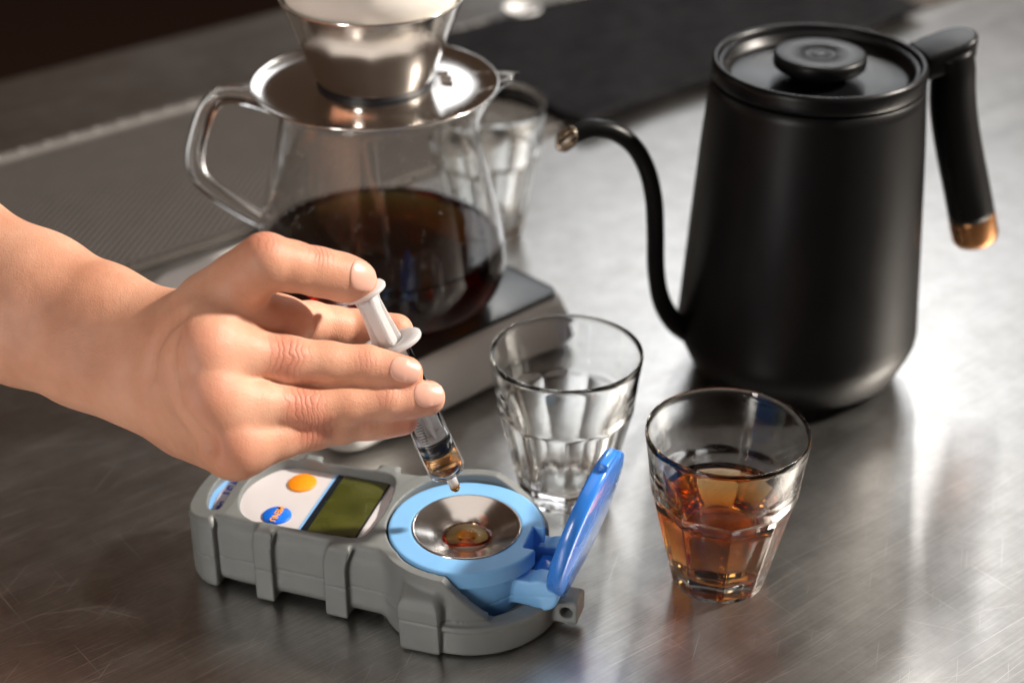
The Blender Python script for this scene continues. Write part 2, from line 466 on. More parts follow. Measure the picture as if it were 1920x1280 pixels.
def lip(r, z, a):
    a = (a + math.pi) % (2 * math.pi) - math.pi - R_(6)
    k = math.exp(-(a / .20) ** 2) * max(0, (z - .094) / .0205) ** 1.5
    return r + .0215 * k, z + .0045 * k
topz = outp[-1][1]
prof = outp + [(outp[-1][0] - .0006, topz + .0012), (outp[-1][0] - .0016, topz + .0012)] + inn[::-1]
body = lathe('vessel', prof, M_CGLASS, car, 128, mod=lip)
lvl = .0365
lp = [(0, .0029), (.0302, .0029), (.0402, .0037)] + [(r + .0002, z) for r, z in inn[3:] if z < lvl - .001]
rl = np.interp(lvl, [z for r, z in inn[3:]], [r for r, z in inn[3:]])
lp += [(rl + .0002, lvl), (rl - .0012, lvl - .0005), (rl - .003, lvl - .0007), (0, lvl - .0007)]
tag(lathe('coffee', lp, M_COF_C, car, 128), 'dark brown coffee glowing orange at its edge')
def plane_pts(px, az, axis):
    a = R_(az); dr = np.array([math.cos(a), math.sin(a), 0]); n = np.array([-dr[1], dr[0], 0]); A = np.array([axis[0], axis[1], 0]); out = []
    for u, v in px:
        r = (u - 960) / FPX * AX_R - (v - 640) / FPX * AX_U + AX_F
        t = ((A - C0) @ n) / (r @ n); out.append(C0 + r * t)
    return out
hp = [np.array(q) - np.array([CX, CY, CZ]) for q in plane_pts([(540, 208), (500, 194), (450, 180), (412, 182), (388, 205), (372, 250), (364, 292), (372, 328), (402, 358), (448, 388), (480, 405), (503, 416)], 184, (CX, CY))]
tube('handle', spline(hp, 6), [(.0037, .0046)] * (11 * 6 + 1), M_CGLASS, car, 20, ref=(0, 1, 0))

M_DROP = glass('water', (1, 1, 1), 0, 1.33)
V, F = [], []
bm = bmesh.new(); bmesh.ops.create_icosphere(bm, subdivisions=1, radius=1); IV = [tuple(v.co) for v in bm.verts]; IF = [tuple(v.index for v in f.verts) for f in bm.faces]; bm.free()
zi = [z for r, z in inn[3:]]; ri = [r for r, z in inn[3:]]
for q in range(420):
    a = random.uniform(0, 2 * math.pi); zz = random.uniform(.066, .110) if random.random() < .75 else random.uniform(.045, .075); rr_ = float(np.interp(zz, zi, ri)) - .0001; sz = random.uniform(.00025, .0008)
    k = len(V); V += [(rr_ * math.cos(a) + sz * v[0], rr_ * math.sin(a) + sz * v[1], zz + sz * v[2] * 1.2) for v in IV]; F += [tuple(k + x_ for x_ in f) for f in IF]
o = mesh('condensation', V, F, M_DROP, car); o['kind'] = 'stuff'

dz = CZ + .1160
dr_ = empty('pour_over_dripper', (CX, CY, dz), 0, 'polished steel pour over dripper with a wide saucer on top of the carafe', 'dripper')
lathe('saucer', [(.020, .0020), (.027, .0024), (.040, .0012), (.050, .0005), (.0565, .0014), (.0588, .0028), (.0594, .0030), (.0594, .0022), (.0572, .0006), (.050, -.0007), (.040, .0), (.0295, .0010), (.0295, -.0030), (.0200, -.0030)], M_CHROME, dr_, 160, closed=True)
lathe('cone', [(0, .0042), (.0258, .0042), (.0260, .0034), (.0268, .0036), (.0276, .0062), (.0318, .0160), (.0372, .0300), (.0430, .0450), (.0436, .0462), (.0430, .0464), (.0420, .0450), (.0362, .0300), (.0308, .0160), (.0262, .0068), (0, .0060)], M_CHROME, dr_, 160)
tube('base_ring', [(.0266 * math.cos(a), .0266 * math.sin(a), .0030) for a in np.linspace(0, 2 * math.pi, 97)], .0011, M_BLACKRUB, dr_, 8, cap=False)
# raised ribs on the saucer that let the air out
for k in range(3):
    a = R_(22 - k * 11)
    o = box('vent_rib', (.0315, -.0009, .0014), (.0375, .0009, .0032), M_CHROME, dr_, .0006, 2); o.rotation_euler[2] = a
def wave(r, z, a):
    k = max(0, (z - .008) / .06)
    return r, z
flt = lathe('paper_filter', [(0, .0068), (.0238, .0070), (.0252, .0085), (.0300, .0190), (.0355, .0330), (.0405, .0460), (.0455, .0620), (.0448, .0622), (.0396, .0460), (.0346, .0330), (.0292, .0190), (.0245, .0090), (.0232, .0076), (0, .0074)], M_PAPER, None, 240, mod=wave)
flt.location = (CX, CY, dz); tag(flt, 'white wavy paper filter sitting inside the steel dripper', 'filter')

# ------------------------------------------------------------------ tumblers
def tumbler(name, loc, rz, label, H=.074, rs=1.0):
    t = empty(name, loc, rz, label, 'glass', 'faceted glass tumblers on the counter')
    nf = 9
    def rout(z):
        return float(np.interp(z, [0, .0012, .006, .020, .035, .046, .054, .062, .070, .0728, .074], [.0196, .0212, .0222, .0262, .0292, .0309, .0317, .0326, .0338, .0341, .0338])) * rs
    def apo(z):   # distance of the facet planes
        return (.0192 + (.0288 - .0192) * (z - .002) / .044 + max(0, z - .0445) * .85) * rs
    NA = 198; zs = [0.0, .0006, .0014, .003] + list(np.linspace(.005, .050, 46)) + list(np.linspace(.0515, .070, 12)) + [.0715, .0728, .0736, .074]
    V, F = [], []; rings = []
    for z in zs:
        ring = []
        for i in range(NA):
            a = 2 * math.pi * i / NA; r = rout(z)
            f = (a + math.pi / nf) % (2 * math.pi / nf) - math.pi / nf
            rp = apo(z) / math.cos(f) if z > .0 else 1
            k = .00035
            hh = max(k - abs(r - rp), 0) / k
            if .004 < z: r = min(r, rp) - hh * hh * k / 4
            else: r = min(r, rp)
            ring.append(len(V)); V.append((r * math.cos(a), r * math.sin(a), z * H / .074))
        rings.append(ring)
    inner = [(.0334, .0741), (.0330, .0737), (.0326, .0700), (.0312, .0620), (.0298, .0540), (.0278, .0460), (.0256, .0350), (.0222, .0200), (.0192, .0115), (.0176, .0088), (.0140, .0076), (.0070, .0070)]
    for r, z in inner:
        ring = []
        for i in range(NA):
            a = 2 * math.pi * i / NA; ring.append(len(V)); V.append((r * rs * math.cos(a), r * rs * math.sin(a), z * H / .074))
        rings.append(ring)
    for A, B in zip(rings, rings[1:]):
        for i in range(NA):
            j = (i + 1) % NA; F.append((A[i], A[j], B[j], B[i]))
    k = len(V); V.append((0, 0, .0069)); F += [(rings[-1][i], rings[-1][(i + 1) % NA], k) for i in range(NA)]
    # pushed-up underside
    A = rings[0]; V0 = len(V)
    ring2 = []
    for i in range(NA):
        a = 2 * math.pi * i / NA; ring2.append(len(V)); V.append((.0165 * rs * math.cos(a), .0165 * rs * math.sin(a), .0004))
    ring3 = []
    for i in range(NA):
        a = 2 * math.pi * i / NA; ring3.append(len(V)); V.append((.0120 * rs * math.cos(a), .0120 * rs * math.sin(a), .0016))
    k = len(V); V.append((0, 0, .0020))
    for i in range(NA):
        j = (i + 1) % NA; F += [(A[j], A[i], ring2[i], ring2[j]), (ring2[j], ring2[i], ring3[i], ring3[j]), (ring3[j], ring3[i], k)]
    o = mesh('vessel', V, F, M_GLASS, t)
    return t, inner
tumbler('glass_tumbler', (.0241, .6734, 0), R_(8), 'empty clear faceted tumbler behind the blue lid of the refractometer')
tumbler('glass_tumbler', (-.0136, .945, 0), R_(3), 'empty clear tumbler half hidden behind the coffee carafe', .082, .98)
t1, inner = tumbler('glass_tumbler', (.0887, .6087, 0), R_(9), 'faceted tumbler part filled with amber coffee at the right front')
lv = .0400
ip = [(r, z) for r, z in inner[::-1]]
rl = float(np.interp(lv, [z for r, z in ip], [r for r, z in ip]))
zs_ = [(0, .0068)] + [(r + .0002, z - .0001) for r, z in ip if z < lv - .002]
lathe('coffee', zs_ + [(rl + .0002, lv + .0006), (rl - .0006, lv + .0001), (rl - .002, lv - .0002), (0, lv - .0002)], M_COF_T, t1, 128)

# ------------------------------------------------------------------ gooseneck kettle
KX, KY = .1452, .787
ket = empty('gooseneck_kettle', (KX, KY, 0), 0, 'matte black gooseneck kettle with a copper tipped handle', 'kettle')
lathe('body', [(0, .0030), (.046, .0030), (.050, .0036), (.0528, .0062), (.0585, .0185), (.0602, .0235), (.0606, .0280), (.0601, .0340), (.0570, .0800), (.0535, .1280), (.0512, .1520), (.0508, .1570), (.0496, .1576), (.0490, .1560), (0, .1555)], M_KETTLE, ket, 128)
lathe('foot_ring', [(0, 0), (.0440, 0), (.0450, .0010), (.0450, .0032), (0, .0032)], M_BLACKRUB, ket, 64)
lathe('rim', [(.0470, .1570), (.0500, .1580), (.0506, .1600), (.0507, .1650), (.0500, .1672), (.0488, .1676), (.0474, .1668), (.0468, .1640)], M_KLID, ket, 128, closed=True)
lid = lathe('lid', [(.0469, .1650), (.0462, .1655), (.0440, .1625), (.0425, .1600), (.0405, .1592), (.0250, .1585), (.0, .1585)], M_KLID, ket, 128)
lathe('knob', [(0, .1586), (.0130, .1586), (.0130, .1632), (.0205, .1636), (.0216, .1646), (.0219, .1660), (.0219, .1690), (.0214, .1702), (.0204, .1706), (.0080, .1707), (.0074, .1702), (.0054, .1702), (.0049, .1705), (0, .1706)], M_KETTLE, lid, 96)
KA = np.array([KX, KY, 0])
sp = [q - KA for q in plane_pts([(1340, 634), (1300, 626), (1264, 603), (1240, 562), (1230, 505), (1229, 440), (1226, 375), (1213, 318), (1188, 274), (1152, 248), (1112, 241), (1080, 250), (1062, 262)], 190, (KX, KY))]
sps = spline(sp, 7); ns = len(sps)
rr = [float(np.interp(i / (ns - 1), [0, .12, .3, .7, 1], [.0064, .0055, .0044, .0042, .0050])) for i in range(ns)]
spout = tube('spout', sps, rr, M_KETTLE, ket, 32, cap='start', ref=(0, 0, 1), endcut=(7, -.0066, .95))
m = spout.modifiers.new('solid', 'SOLIDIFY'); m.thickness = .0009; m.offset = -1; m.material_offset = 1; m.material_offset_rim = 1
spout.data.materials.append(M_SPOUTIN)
tube('spout_collar', [sps[1], sps[4], sps[7]], [.0100, .0085, .0064], M_KETTLE, ket, 32)
# handle: a flat arm from the rim, bending into a round grip that ends in copper
hp = [q - KA for q in plane_pts([(1784, 96), (1788, 125), (1786, 170), (1789, 220), (1799, 285), (1811, 345), (1821, 400)], 11, (KX, KY))]
hs = spline(hp, 6); nh = len(hs)
hr = [(float(np.interp(i / (nh - 1), [0, .2, .4, 1], [.0095, .0105, .0112, .0116])), float(np.interp(i / (nh - 1), [0, .2, .4, 1], [.0108, .0112, .0112, .0116]))) for i in range(nh)]
han = tube('handle', hs, hr, M_KETTLE, ket, 32, ref=(1, 0, 0))
arm_ol = [(.0500, -.0112), (.0600, -.0122)] + [(.0680 + .0122 * math.sin(R_(q)), -.0122 * math.cos(R_(q))) for q in range(0, 181, 12)] + [(.0600, .0122), (.0500, .0112)]
arm_o = prism('handle_arm', arm_ol, .1545, .1668, M_KETTLE, han); bevel(arm_o, .0022, 4, 25); arm_o.rotation_euler = (0, 0, R_(15))
for v in arm_o.data.vertices: v.co.z += (v.co.x - .05) * .26
arm_o.data.polygons.foreach_set('use_smooth', [True] * len(arm_o.data.polygons))
tdir = (hs[-1] - hs[-4]); tdir /= np.linalg.norm(tdir)
tube('copper_cap', [hs[-1] - tdir * .0005, hs[-1] + tdir * .001, hs[-1] + tdir * .0125, hs[-1] + tdir * .0150, hs[-1] + tdir * .0154], [.0114, .0117, .0118, .0110, .0096], M_COPPER, han, 48)

# ------------------------------------------------------------------ refractometer (local x runs from the keypad to the prism)
RX, RY, RYAW = -.0187, .5925, R_(-17)
ref = empty('refractometer', (RX, RY, 0), RYAW, 'grey rubber cased handheld refractometer with a light blue prism ring and open lid', 'refractometer')
h = .55
x = np.arange(-122, 56, h, dtype=np.float32)[:, None, None]; y = np.arange(-48, 48, h, dtype=np.float32)[None, :, None]; z = np.arange(-1.5, 46, h, dtype=np.float32)[None, None, :]
ORG = (-122, -48, -1.5)
hw = np.interp(x, [-120, -110, -95, -60, -30, -5, 30], [21.5, 24.5, 26.5, 28, 29.5, 32.5, 33]).astype(np.float32)
def rbox(dxy, dzv, r):
    a = np.maximum(dxy + r, 0); c = np.maximum(dzv + r, 0)
    return np.sqrt(a * a + c * c) + np.minimum(np.maximum(dxy + r, dzv + r), 0) - r
left = (-120.5 + .010 * y * y) - x
def outline(off, xr=-4.):
    return smax(smax(np.abs(y) - (hw + off), left - off, 9.), x - xr, 2.)
ztop = 34.0
body_ = rbox(outline(-2.2), np.abs(z - 18.8) - 16.2, 6.5)                       # recessed core, z 2.6..31.8
zf = z - np.clip(y, 0, 40) * .11
frame_ = rbox(outline(-3.2), np.abs(zf - 34.4) - 3.3, 2.2)                       # top frame plate
shell = smin(body_, frame_, 1.2)
def rib(x0, x1, off, zb, zt, slant=0.):
    xc = (x0 + x1) / 2 - slant * np.maximum(z - 25, 0) ** 1.5 * .05
    d_ = rbox(np.maximum(outline(off, 60.), np.abs(x - xc) - (x1 - x0) / 2), np.abs(zf - (zb + zt) / 2) - (zt - zb) / 2, 2.6)
    return np.maximum(d_, -(np.abs(y) - (hw - 9)))
shell = smin(shell, np.maximum(rbox(outline(.6, -102.5), np.abs(z - 18.4) - 18.8, 5.0), -(np.maximum(np.abs(y) - (hw - 5.0), x + 99.))) , .8)
capL = np.maximum(rbox(np.maximum(outline(.6, 60.), x + 103.5), np.abs(z - 18.8) - 18.6, 5.0), -1e3)
shell = smin(shell, capL, 1.)
shell = smin(shell, rib(-84.5, -76, .9, .6, 37.6, -.5), 2.2)
shell = smin(shell, rib(-52.5, -42.5, .9, .6, 37.8, -1.2), 2.2)
rad = np.sqrt(x * x + y * y)
# foot by the prism, on both sides
leg = rbox(np.maximum(np.abs(np.abs(y) - 33.0 - .10 * (z - 34)) - 10.5, np.abs(x + 7.0) - 8.5), np.abs(z - 16.6) - 16.6, 3.0)
leg = smax(leg, z - (37.0 - np.maximum(np.abs(y) - 29.0, 0) * .75), 4.)
shell = smin(shell, leg, 3.5)
# collar round the prism housing: full height at the keypad side, falling towards the lid
ctop = 36.5 + np.clip(y, 0, 40) * .13 - np.clip(x - 2, 0, 60) * np.where(y < 0, 1.15, .42)
collar = np.maximum(rad - 37.2, np.maximum(z - np.maximum(ctop, 15), 4 - z))
collar = smax(collar, x - 30, 3.)
shell = smin(shell, collar, 2.0)
# round cup below
rad2 = np.sqrt((x - 2) ** 2 + y * y)
cup = rbox(rad2 - 38.2, np.abs(z - 8.2) - 7.6, 1.8)
cup = smin(cup, rbox(rad2 - 39.2, np.abs(z - 14.2) - 1.4, 1.0), .4)
shell = smin(shell, cup, .8)
lug = rbox(np.maximum(np.abs(x - 43.0) - 7.0, np.abs(y + 2.5) - 6.0), np.abs(z - 9.0) - 6.0, 2.5)
shell = smin(shell, lug, 1.5)
shell = np.maximum(shell, -(np.sqrt((x - 45.4) ** 2 + (z - 9.3) ** 2) - 2.7 + 0 * y))
# bore for the blue housing
shell = np.maximum(shell, -np.maximum(rad - 33.2, 11.5 - z))
shell = np.maximum(shell, -np.maximum(np.maximum(np.abs(y - 1) - 20, 24 - x), np.maximum(15.6 - z, -z)))
# keypad window (curved at the logo end) and logo window
kw = smax(smax((-99.5 + .020 * y * y) - x, x + 36.0 + .006 * y * y, 9.), np.abs(y - .5) - 22.5, 6.)
shell = smax(shell, -np.maximum(kw, 33.6 - z), .8)
lens = np.maximum((-114.4 + .018 * (y - 1) ** 2) - x, x + 104.6 - .004 * (y - 1) ** 2)
lens = smax(lens, np.abs(y - 1) - 19.5, 3.)
shell = smax(shell, -np.maximum(lens, 31.4 - z), .6)
# moulded parting line
shell = np.maximum(shell, -(np.maximum(np.abs(z - 17.0) - .28, -(shell + .45))))
# the keypad end slopes gently down
shell = np.maximum(shell, zf - 37.9 - np.clip((x + 98) * .20, -9, 0) - 50 * (x > -30))
V, Q = surface_nets(shell.astype(np.float32), ORG, h)
npmesh('rubber_case', V / 1000, Q, M_RUBBER, ref)
del body_, frame_, collar, cup, lug, leg, capL
# blue housing round the prism
flange = rbox(rad - 32.4, np.abs(z - 35.0) - 4.0, .9)
drum = rbox(rad - 29.8 + np.clip(30 - z, 0, 30) * .10, np.abs(z - 22.5) - 10.5, 1.5)
hous = smin(flange, drum, 1.2)
for yc, wk in ((-11.5, 4.6), (12.5, 4.6)):
    kn = rbox(np.sqrt((x - 36.4) ** 2 + (z - 23.0) ** 2) - 7.4, np.abs(y - yc) - wk, .8)
    arm = rbox(np.maximum(np.abs(x - 27) - 6, np.abs(z - 23) - 6.0), np.abs(y - yc) - wk, .8)
    hous = smin(hous, np.minimum(kn, arm), 1.0)
hous = np.maximum(hous, -np.maximum(np.maximum(np.abs(y - .5) - 7.6, 26.5 - x), -(z - 16)))       # hinge slot
hous = np.maximum(hous, -np.maximum(rad - 22.6, 30 - z))
groove = np.abs(z - 20.2 - (x - 20) * .16) - .25
hous = np.maximum(hous, -np.maximum(groove, np.maximum(-(hous + .45), 6 - x)))
V, Q = surface_nets(hous.astype(np.float32), ORG, h)
blue = npmesh('prism_housing', V / 1000, Q, M_BLUE, ref)
dish_o = lathe('steel_dish', [(.0227, .0380), (.0227, .0391), (.0222, .0394), (.0217, .0391), (.0150, .0366), (.0088, .0340), (.0084, .0336), (.0084, .0320), (.0150, .0320), (.0226, .0330)], M_DISH, ref, 128, closed=True)
pw_o = lathe('prism_window', [(0, .0325), (.0083, .0325), (.0083, .0338), (0, .0338)], M_RIM, ref, 64)
def pud(r, z_, a): return r * (1 + .10 * math.sin(2 * a + .6) + .05 * math.sin(3 * a + 2) + .03 * math.sin(5 * a)), z_
pudl = lathe('coffee_sample', [(0, .0337), (.0086, .0341), (.0097, .0346), (.0096, .0347), (.0080, .03465), (.0050, .0346), (.0040, .0348), (.0030, .0356), (.0016, .0361), (0, .0362)], M_COF_D, ref, 64, mod=pud)
for o in (blue, dish_o, pw_o, pudl): o.location.z = -.0015
# hinge tongue and lid
for k, (y0, y1, z0, z1, x0, x1) in enumerate([(-6.8, 7.6, 17, 20, 27.5, 40), (-6.6, 7.4, 20.2, 22.0, 28.5, 40.0), (-6.6, 7.4, 23.4, 25.0, 30.5, 41.0)]):
    box('hinge_leaf', (x0 / 1000, y0 / 1000, z0 / 1000), (x1 / 1000, y1 / 1000, z1 / 1000), M_HINGE if k == 0 else M_LID, ref, .0006, 2)
lean = R_(14)
ML = Matrix.Translation((.0440, .0005, .0185)) @ Matrix.Rotation(R_(-5), 4, 'Z') @ Matrix.Rotation(lean, 4, 'Y')
o = lathe('lid', [(0, -.0022), (.0262, -.0022), (.0272, -.0044), (.0308, -.0044), (.0314, -.0036), (.0316, .0006), (.0312, .0014), (.0290, .0019), (.0200, .0024), (0, .0026)], M_LID, ref, 128)
# the disc's own axis (z) becomes the lid's normal, its x the rising direction
o.data.transform(Matrix.Translation((0, 0, .0325)) @ Matrix.Rotation(R_(90), 4, 'Y')); o.data.transform(ML)
lid_o = o
o = box('lid_tongue', (-.0028, -.0068, -.004), (.0010, .0078, .012), M_LID, lid_o, .0008, 2); o.data.transform(ML)
o = box('lid_tab', (-.0030, -.006, .0620), (.0012, .006, .0668), M_LID, lid_o, .0010, 3); o.data.transform(ML)
M_LIDRING = plastic('lid_seal', (.03, .03, .035), .4)
# keypad panel, buttons, display
zp = .0346
def arc(x0, kk, ys): return [(x0 + kk * yy * yy, yy) for yy in ys]
ol = [(-.1012 + .00002e3 * yy * yy * 1e3, yy) for yy in np.linspace(.0240, -.0225, 24)] + [(-.034, -.0225), (-.034, .0240)]
prism('keypad_panel', ol[::-1], .0320, zp, M_PANEL, ref)
def disc(name, cx, cy_, r, z0, z1, m, par, sx=1., sy=1.):
    o = lathe(name, [(0, z0), (r, z0), (r, z1 - .0003), (r * .95, z1), (0, z1 + .0002)], m, par, 48)
    for v in o.data.vertices: v.co.x = v.co.x * sx + cx; v.co.y = v.co.y * sy + cy_
    return o
disc('orange_button', -.0787, .0128, .0061, zp, zp + .0009, M_ORANGE, ref, 1, 1.08)
mb = disc('menu_button', -.0795, -.0125, .0061, zp, zp + .0008, M_MENU, ref)
Mtxt = Matrix.Translation((-.0795, -.0125, zp + .0011)) @ Matrix.Rotation(R_(-90), 4, 'Z')
text('lettering', 'MENU', .0040, M_ORTEXT, mb, Mtxt)
box('pinstripe', (-.0672, -.0222, zp - .0001), (-.0661, .0236, zp + .0003), M_PINBLUE, ref)
lf = box('display_bezel', (-.0660, -.0222, zp - .0001), (-.0418, .0236, zp + .0005), M_LCDFR, ref)
box('display', (-.0630, -.0215, zp), (-.0425, .0225, zp + .0008), M_LCD, ref)
# logo plate at the keypad end
ol = [(-.1150 + .018 * (yy * 1e3 - 1) ** 2 / 1e3, yy) for yy in np.linspace(.0205, -.0185, 24)] + [(-.1020, -.0185), (-.1020, .0205)]
prism('logo_recess', ol[::-1], .0298, .0316, M_PINBLUE, ref)
ol = [(-.1115 + .013 * (yy * 1e3 - 1) ** 2 / 1e3, yy) for yy in np.linspace(.0190, -.0175, 24)] + [(-.1025, -.0175), (-.1025, .0190)]
lgp = prism('logo_plate', ol[::-1], .0300, .0319, M_LABEL, ref)
text('lettering', 'VST', .0078, M_INK, lgp, Matrix.Translation((-.1078, .0040, .0321)) @ Matrix.Rotation(R_(-90), 4, 'Z'))
text('lettering', 'LAB', .0034, M_INK, lgp, Matrix.Translation((-.1072, -.0090, .0321)) @ Matrix.Rotation(R_(-90), 4, 'Z'))

# ------------------------------------------------------------------ syringe
TIP = np.array([-.0233, .595, .0554]); SAX = np.array([-.37, .095, .924]); SAX /= np.linalg.norm(SAX)
syr = empty('syringe', tuple(TIP), 0, 'clear plastic syringe of coffee held over the steel dish of the refractometer', 'syringe')
qs = Vector((0, 0, 1)).rotation_difference(Vector(SAX)); syr.rotation_mode = 'QUATERNION'; syr.rotation_quaternion = qs
RB = .0076
lathe('nozzle', [(.0008, .0004), (.0020, .0004), (.0023, .0066), (.0008, .0066)], M_POLY, syr, 32, closed=True)
lathe('barrel', [(.0012, .0060), (.0040, .0062), (.0066, .0070), (RB - .0002, .0084), (RB, .0098), (RB, .0690), (RB - .0010, .0690),
                 (RB - .0010, .0100), (RB - .0018, .0086), (.0050, .0078), (.0012, .0072)], M_SYR, syr, 64, closed=True)
def wing(r, z_, a): return (r * (1 + .55 * abs(math.cos(a)) ** 1.3) if r > .0084 else r), z_
fl = lathe('flange', [(.0076, .0676), (.0088, .0674), (.0090, .0680), (.0090, .0690), (.0087, .0694), (.0064, .0694), (.0064, .0676)], M_POLY, syr, 64, closed=True, mod=wing)
fl.rotation_euler[2] = R_(-8)
lathe('coffee', [(0, .0076), (.0048, .0077), (RB - .0017, .0087), (RB - .0009, .0101), (RB - .0009, .0172), (0, .0172)], M_COF_S, syr, 64)
lathe('piston_seal', [(0, .0170), (.0058, .0170), (RB - .0009, .0175), (RB - .0009, .0190), (.0060, .0196), (.0060, .0208), (RB - .0009, .0213), (RB - .0009, .0230), (.0060, .0236), (0, .0236)], M_BLACKRUB, syr, 64)
plg = lathe('plunger_disc', [(0, .0238), (.0062, .0238), (.0064, .0242), (.0064, .0252), (.0060, .0256), (0, .0256)], M_POLY, syr, 48)
for k in range(2):
    V = []
    for zz, ww in ((.0255, .0058), (.0660, .0058), (.0700, .0062), (.0800, .0052), (.0870, .0048), (.0918, .0058)):
        V += [(-ww, -.0008, zz), (ww, -.0008, zz), (ww, .0008, zz), (-ww, .0008, zz)]
    F = [(3, 2, 1, 0), (20, 21, 22, 23)] + [(s * 4 + i, s * 4 + (i + 1) % 4, (s + 1) * 4 + (i + 1) % 4, (s + 1) * 4 + i) for s in range(5) for i in range(4)]
    o = mesh('plunger_rod', V, F, M_POLY, syr, smooth=False); o.rotation_euler[2] = R_(30 + 90 * k); bevel(o, .0005, 2)
lathe('plunger_core', [(0, .0256), (.0022, .0256), (.0024, .0600), (.0040, .0700), (.0036, .0840), (.0046, .0915), (0, .0915)], M_POLY, syr, 32)
lathe('thumb_rest', [(0, .0912), (.0075, .0912), (.0088, .0917), (.0090, .0926), (.0086, .0934), (0, .0936)], M_POLY, syr, 48)
V, F = [], []
view_a = math.atan2(-1, -.25)
for k in range(22):
    zz = .0105 + k * .00125; ln = .62 if k % 5 == 0 else .38
    for s in range(6):
        for tt in (0, 1):
            a0 = view_a + .10 - ln * (s + tt) / 6
    base = len(V)
    for s in range(7):
        a0 = view_a + .25 - ln * s / 6
        for dz_ in (0, .00025): V.append(((RB + .00006) * math.cos(a0), (RB + .00006) * math.sin(a0), zz + dz_))
    F += [(base + 2 * s, base + 2 * s + 1, base + 2 * s + 3, base + 2 * s + 2) for s in range(6)]
o = mesh('graduations', V, F, M_INKBLK, syr); o['kind'] = 'stuff'
dp = lathe('coffee_drop', [(0, -.0022), (.0012, -.0019), (.0020, -.0008), (.0022, .0004), (.0018, .0016), (.0006, .0030), (0, .0030)], M_COF_D, syr, 32)

# ------------------------------------------------------------------ hand and forearm, one continuous skin
D0 = 700.0
def J(u, v, dd):
    d = D0 + dd; return np.array([(u - 960) / FPX * d, -(v - 640) / FPX * d, d])
hh = .85
lo = np.array([-455., -66., 612.]); hi = np.array([-20., 122., 835.])
shp = np.ceil((hi - lo) / hh).astype(int)
ax_ = [(lo[i] + hh * np.arange(shp[i])).astype(np.float32) for i in range(3)]
class Field:
    def __init__(s): s.f = np.full(shp, 60., np.float32)
    def cone(s, a, b, ra, rb, k=3., sq=None):
        m_ = max(ra, rb) + k + 4
        i0 = np.maximum(((np.minimum(a, b) - m_ - lo) / hh).astype(int), 0); i1 = np.minimum(((np.maximum(a, b) + m_ - lo) / hh).astype(int) + 1, shp)
        if (i1 <= i0).any(): return s
        X = ax_[0][i0[0]:i1[0], None, None] - a[0]; Y = ax_[1][None, i0[1]:i1[1], None] - a[1]; Z = ax_[2][None, None, i0[2]:i1[2]] - a[2]
        ba = b - a; bb = max(ba @ ba, 1e-6)
        t = np.clip((X * ba[0] + Y * ba[1] + Z * ba[2]) / bb, 0, 1)
        d = np.sqrt((X - t * ba[0]) ** 2 + (Y - t * ba[1]) ** 2 + (Z - t * ba[2]) ** 2) - (ra + (rb - ra) * t)
        sl = tuple(slice(i0[i], i1[i]) for i in range(3))
        s.f[sl] = smin(s.f[sl], d.astype(np.float32), k); return s
    def chain(s, pts, k=3.):
        for (a, ra), (b, rb) in zip(pts, pts[1:]): s.cone(a, b, ra, rb, k)
        return s
def lerp(a, b, t): return a + (b - a) * t
FIN = dict(
    index=[(J(398, 604, -32), 10.2), (J(490, 603, -18), 9.6), (J(582, 607, 2), 8.9), (J(668, 617, 13), 7.9), (J(744, 620, 11), 6.6)],
    middle=[(J(386, 654, -41), 10.0), (J(539, 675, -25), 9.3), (J(689, 687, -17), 8.1), (J(761, 699, -15.5), 6.5)],
    ring=[(J(394, 744, -42), 10.0), (J(571, 768, -23), 8.9), (J(728, 752, -15.5), 7.5), (J(803, 744, -12), 6.5)],
    pinky=[(J(444, 836, -34), 10.6), (J(590, 806, -18), 7.4), (J(690, 794, -11), 6.2), (J(757, 786, -8), 5.4)],
    thumb=[(J(398, 572, -22), 12.), (J(498, 489, -40), 10.4), (J(594, 509, -28), 9.2), (J(640, 519, -23), 8.9), (J(667, 525, -20), 7.9)],
)
fields = {}
for nme, jt in FIN.items():
    f_ = Field()
    pts = []
    for i in range(len(jt) - 1):
        (a, ra), (b, rb) = jt[i], jt[i + 1]
        pts.append((a, ra)); pts.append((lerp(a, b, .5), (ra + rb) / 2 * (.955 if nme != 'thumb' else .97)))
    pts.append(jt[-1]); f_.chain(pts, 2.5)
    # soft pad on the palm side of the finger tip (away from the viewer)
    (a, ra), (b, rb) = jt[-2], jt[-1]
    off = np.array([0, -1.0, 1.6]) if nme != 'index' else np.array([0, 0, -1.5])
    f_.cone(lerp(a, b, .35) + off, lerp(a, b, .95) + off, ra * .86, rb * .92, 3.)
    fields[nme] = f_.f
palm = Field()
WR = J(300, 690, -6)
wr = dict(index=J(342, 628, -4), middle=J(326, 670, -4), ring=J(324, 716, -2), pinky=J(342, 762, 2))
for nme in ('index', 'middle', 'ring', 'pinky'):
    palm.cone(wr[nme] + np.array([0, 0, -3.]), FIN[nme][0][0], 14.5, FIN[nme][0][1] + .5, 10.)
for a_, b_ in (('index', 'middle'), ('middle', 'ring'), ('ring', 'pinky')):
    m1 = lerp(FIN[a_][0][0], FIN[b_][0][0], .5) + np.array([0, 0, 1.5]); palm.cone(lerp(wr[a_], wr[b_], .5) + np.array([0, 0, -4.]), m1, 13.5, 9.2, 10.)
